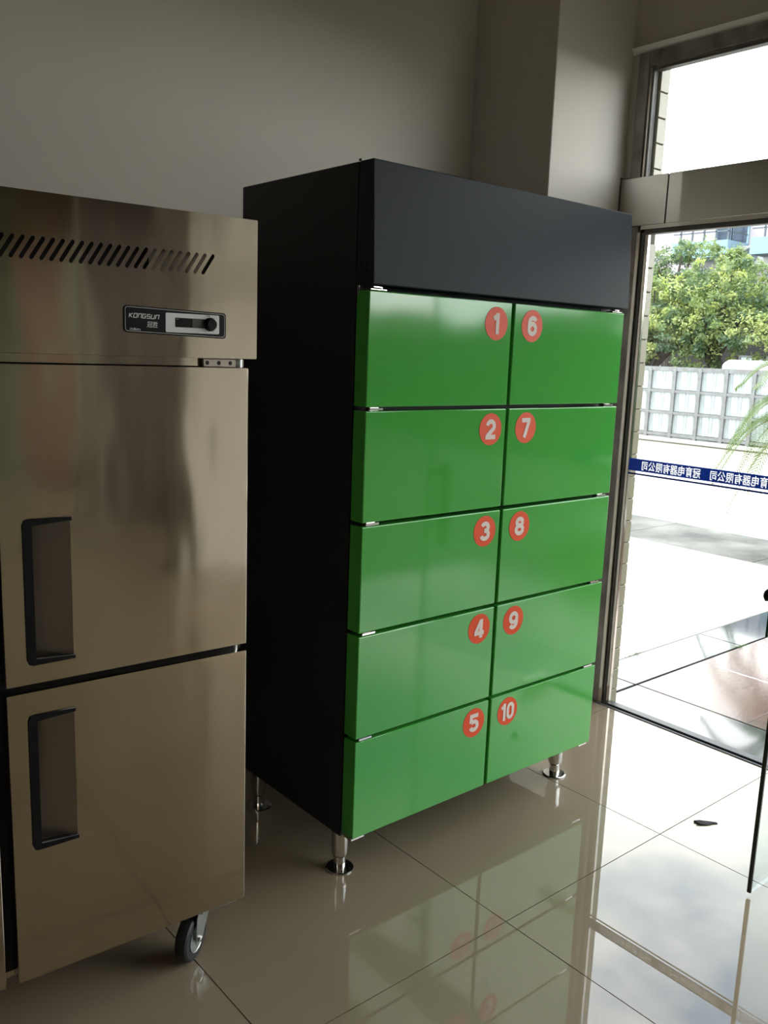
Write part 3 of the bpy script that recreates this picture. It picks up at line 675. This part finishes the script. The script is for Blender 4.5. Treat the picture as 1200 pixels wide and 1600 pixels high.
tree('leafy_tree', 20.3, 12.9, crown([((0, 0, 3.9), .75), ((0, .4, 3.1), .9), ((0, -1.0, 2.9), .9), ((0, -1.9, 3.3), .75)], 4), LM2, 2.4,
     'darker green tree rising behind the bushy one, top left of the glass', 4, 0.8)

# hedge added out of view so the green doors mirror a dim band
rnd = random.Random(9); V_ = []; F_ = []
for k in range(26000):
    yy = rnd.uniform(-24, -3.2); side = rnd.random(); top = 2.35 + 0.18 * math.sin(yy * 0.9) + 0.1 * math.sin(yy * 2.3)
    if side < .75: p = Vector((12.4 + rnd.gauss(0, .08), yy, rnd.uniform(0, top)))
    else: p = Vector((rnd.uniform(12.4, 13.3), yy, top + rnd.gauss(0, .06)))
    a_ = Vector((rnd.gauss(0, 1), rnd.gauss(0, 1), rnd.gauss(0, 1))).normalized() * 0.085; c_ = a_.cross(Vector((rnd.gauss(0, 1), rnd.gauss(0, 1), rnd.gauss(0, 1)))).normalized() * 0.05; b0 = len(V_)
    V_ += [p - a_, p + c_, p + a_, p - c_]; F_.append((b0, b0 + 1, b0 + 2, b0 + 3))
me = bpy.data.meshes.new('foliage'); me.from_pydata([tuple(v) for v in V_], [], F_); me.materials.append(LM[2])
hg_ = tag(empty('added_hedge', (0, 0, GZ)), 'added green hedge out of view, put in to mirror as a dim band in the locker doors', 'hedge')
o = obj('foliage', me, None, hg_); o['kind'] = 'stuff'
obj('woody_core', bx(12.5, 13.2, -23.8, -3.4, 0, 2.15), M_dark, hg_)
# apartment building behind the trees
BX = 24.0
M_bw = mat('pinkish_render', (0.29, 0.265, 0.28), 0.85); M_bal = mat('pale_blue_balcony', (0.16, 0.25, 0.31), 0.7); M_rail = mat('railing_paint', (0.06, 0.075, 0.09), 0.5)
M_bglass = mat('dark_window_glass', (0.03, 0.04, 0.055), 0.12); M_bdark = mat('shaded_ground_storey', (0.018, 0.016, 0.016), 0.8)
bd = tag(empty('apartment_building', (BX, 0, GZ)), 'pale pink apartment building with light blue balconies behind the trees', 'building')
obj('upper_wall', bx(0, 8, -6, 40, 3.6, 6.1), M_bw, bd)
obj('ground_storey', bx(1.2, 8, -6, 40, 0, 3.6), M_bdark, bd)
def balcony(y0, y1, zf, dep=1.1, glass=True):
    b = obj('balcony', boxes([(-dep, 0, y0, y1, zf - .15, zf), (-dep, -dep + .1, y0, y1, zf, zf + .28), (-dep + .1, 0, y0 + .002, y0 + .1, zf, zf + .278), (-dep + .1, 0, y1 - .1, y1 - .002, zf, zf + .278)]), M_bal, bd)
    bm = bmesh.new()
    yy = y0 + 0.03
    while yy <= y1: box(bm, -dep + .03, -dep + .07, yy - .02, yy + .02, zf + .28, zf + 1.0); yy += 0.36
    for zz in (.52, .76, 1.0): box(bm, -dep + .03, -dep + .07, y0, y1, zf + zz - .015, zf + zz + .015); box(bm, -dep, 0, y0 + .03, y0 + .06, zf + zz - .015, zf + zz + .015)
    obj('railing', bm, M_rail, b)
balcony(13.05, 14.75, 4.72); balcony(9.5, 12.4, 4.72)
for y0, y1, z0, z1 in ((13.1, 13.52, 4.75, 5.6), (13.58, 14.0, 4.75, 5.6), (10.2, 11.4, 4.75, 5.6), (17.6, 18.6, 4.2, 5.4)):
    w = obj('window', boxes([(-0.03, 0, y0 - .05, y1 + .05, z1, z1 + .05), (-0.03, 0, y0 - .05, y0, z0, z1), (-0.03, 0, y1, y1 + .05, z0, z1), (-.03, 0, y0, y1, z0 - .04, z0)]), M_bal, bd)
    obj('pane', bx(-0.012, -0.004, y0, y1, z0, z1), M_bglass, w)
for y0, y1 in ((12.0, 12.75), (12.85, 13.6), (16.2, 16.8), (16.9, 17.5), (8.9, 9.7), (9.9, 10.7)):
    w = obj('window', boxes([(1.14, 1.2, y0, y1, 1.9, 1.95), (1.14, 1.2, y0, y1, 1.45, 1.5), (1.14, 1.2, y0, y0 + .05, 1.5, 1.9), (1.14, 1.2, y1 - .05, y1, 1.5, 1.9)]), M_fm, bd)
    obj('pane', bx(1.17, 1.19, y0 + .05, y1 - .05, 1.5, 1.9), mat('pale_curtained_glass', (0.35, 0.42, 0.40), 0.2) if 'pale_curtained_glass' not in bpy.data.materials else bpy.data.materials['pale_curtained_glass'], w)
ac = tag(empty('air_conditioner', (BX - 0.02, 12.62, 4.62 + GZ)), 'white outdoor air conditioner unit with a round fan on the building wall', 'air conditioner')
obj('casing', bx(-0.34, 0.0, -0.42, 0.42, -0.28, 0.28, 0.02, 2), mat('white_casing', (0.35, 0.35, 0.34), 0.5), ac)
obj('fan_grille', lathe([(0.20, -0.345), (0.22, -0.352), (0.05, -0.352), (0.03, -0.36)], 28, 'X', (0, 0.15, 0)), M_rail, ac)
obj('wall_bracket', boxes([(-0.33, 0.02, -0.30, -0.26, -0.32, -0.28), (-0.33, 0.02, 0.26, 0.30, -0.32, -0.28)]), M_rail, ac)

# white van parked behind the fence, only its roof shows
vn = tag(empty('parked_van', (15.1, 5.95, GZ)), 'white roof of a van parked behind the fence beside the palm', 'van')
pf = [(-2.1, 0.35), (2.15, 0.35), (2.2, 0.9), (1.75, 1.05), (1.25, 1.66), (1.1, 1.74), (-2.0, 1.76), (-2.1, 1.68)]
bm = bmesh.new(); a = [bm.verts.new((-0.78, -p[0], p[1])) for p in pf]; b = [bm.verts.new((0.78, -p[0], p[1])) for p in pf]
bm.faces.new(a); bm.faces.new(b[::-1])
for i in range(len(pf)): bm.faces.new((a[i], b[i], b[(i + 1) % len(pf)], a[(i + 1) % len(pf)]))
bmesh.ops.bevel(bm, geom=list(bm.edges), offset=0.05, segments=2, profile=0.5, affect='EDGES'); bmesh.ops.recalc_face_normals(bm, faces=bm.faces)
obj('body', bm, mat('white_car_paint', (0.5, 0.5, 0.5), 0.3), vn)
obj('side_window', boxes([(-0.79, -0.775, -0.9, 0.1, 1.1, 1.55), (-0.79, -0.775, 0.2, 1.6, 1.1, 1.55)]), M_bglass, vn)
for wy in (-1.4, 1.35):
    for wx in (-0.72, 0.72): obj('wheel', lathe([(0.2, -0.09), (0.31, -0.1), (0.33, 0), (0.31, 0.1), (0.2, 0.09)], 24, 'X', (wx, wy, 0.33)), M_rubber, vn)

# potted cycad palm just outside
px_, py_, pz_ = 7.57, 3.17, 1.02
M_frond = leafmat('palm_green', (0.05, 0.085, 0.012)); M_rachis = mat('frond_stem', (0.13, 0.15, 0.05), 0.5)
cy = tag(empty('cycad_palm', (px_, py_, GZ)), 'cycad palm with arching feathery fronds in a pot outside the glass', 'palm')
obj('pot', lathe([(0.20, 0.0), (0.22, 0.02), (0.30, 0.42), (0.33, 0.43), (0.33, 0.47), (0.29, 0.47), (0.27, 0.42)], 32), mat('terracotta', (0.16, 0.07, 0.045), 0.7), cy)
bm = bmesh.new(); rnd = random.Random(5)
lathe([(0.13, 0.40), (0.15, 0.5), (0.13, 0.6), (0.155, 0.7), (0.13, 0.8), (0.15, 0.9), (0.13, 1.0), (0.15, 1.1), (0.10, 1.18), (0.06, 1.22)], 16, 'Z', (0, 0, 0), bm)
obj('trunk', bm, mat('palm_trunk', (0.06, 0.045, 0.03), 0.95, bump=[(20, 0.8, 0.03, (1, 1, 3))]), cy)
def frond(Lf, droop, rise, seed):
    rnd = random.Random(seed); verts = []; faces = []
    n = 64; pts = []
    for i in range(n + 1):
        s = i / n; pts.append(Vector((Lf * (s - 0.10 * s * s), 0, rise * math.sin(min(1.0, s * 1.1) * math.pi * 0.62) - droop * s ** 2.3)))
    for i in range(3, n):
        s = i / n; p = pts[i]; t = (pts[i + 1] - pts[i - 1]).normalized(); up = Vector((-t.z, 0, t.x))
        ll = 0.21 * math.sin(math.pi * min(1, 0.12 + 0.86 * s)) ** 0.6 * rnd.uniform(.9, 1.08)
        for sd in (-1, 1):
            d = (Vector((0, sd, 0)) * 0.80 + t * (0.42 + 0.5 * s) + up * 0.28).normalized(); w = t * 0.0055
            m_ = p + d * ll * 0.55; e = p + d * ll - up * 0.035; b0 = len(verts)
            verts += [p - w, p + w, m_ + w * .9, m_ - w * .9, e]
            faces += [(b0, b0 + 1, b0 + 2, b0 + 3), (b0 + 3, b0 + 2, b0 + 4)]
    b1 = len(verts)
    for i, p in enumerate(pts):
        r_ = 0.009 * (1 - i / n) + 0.0022
        verts += [p + Vector((0, r_, 0)), p + Vector((0, 0, r_)), p + Vector((0, -r_, 0)), p + Vector((0, 0, -r_))]
    nf = len(faces)
    for i in range(n):
        for q in range(4): faces.append((b1 + i * 4 + q, b1 + i * 4 + (q + 1) % 4, b1 + i * 4 + 4 + (q + 1) % 4, b1 + i * 4 + 4 + q))
    me = bpy.data.meshes.new('frond'); me.from_pydata([tuple(v) for v in verts], [], faces); me.materials.append(M_frond); me.materials.append(M_rachis)
    me.polygons.foreach_set('material_index', [0] * nf + [1] * (len(faces) - nf)); return me
fm = [frond(1.0, 0.55, 0.42, 1), frond(1.05, 0.75, 0.30, 2), frond(0.95, 0.95, 0.16, 3), frond(0.9, 0.30, 0.65, 4)]
for k in range(34):
    a = k * 2.399963 + 0.3; lev = k / 34
    f_ = obj('frond', fm[3 if lev < .2 else (0 if lev < .5 else (1 if lev < .8 else 2))], None, cy, (0, 0, 1.19 - 0.06 * lev), (rnd.uniform(-.15, .15), 0, a))
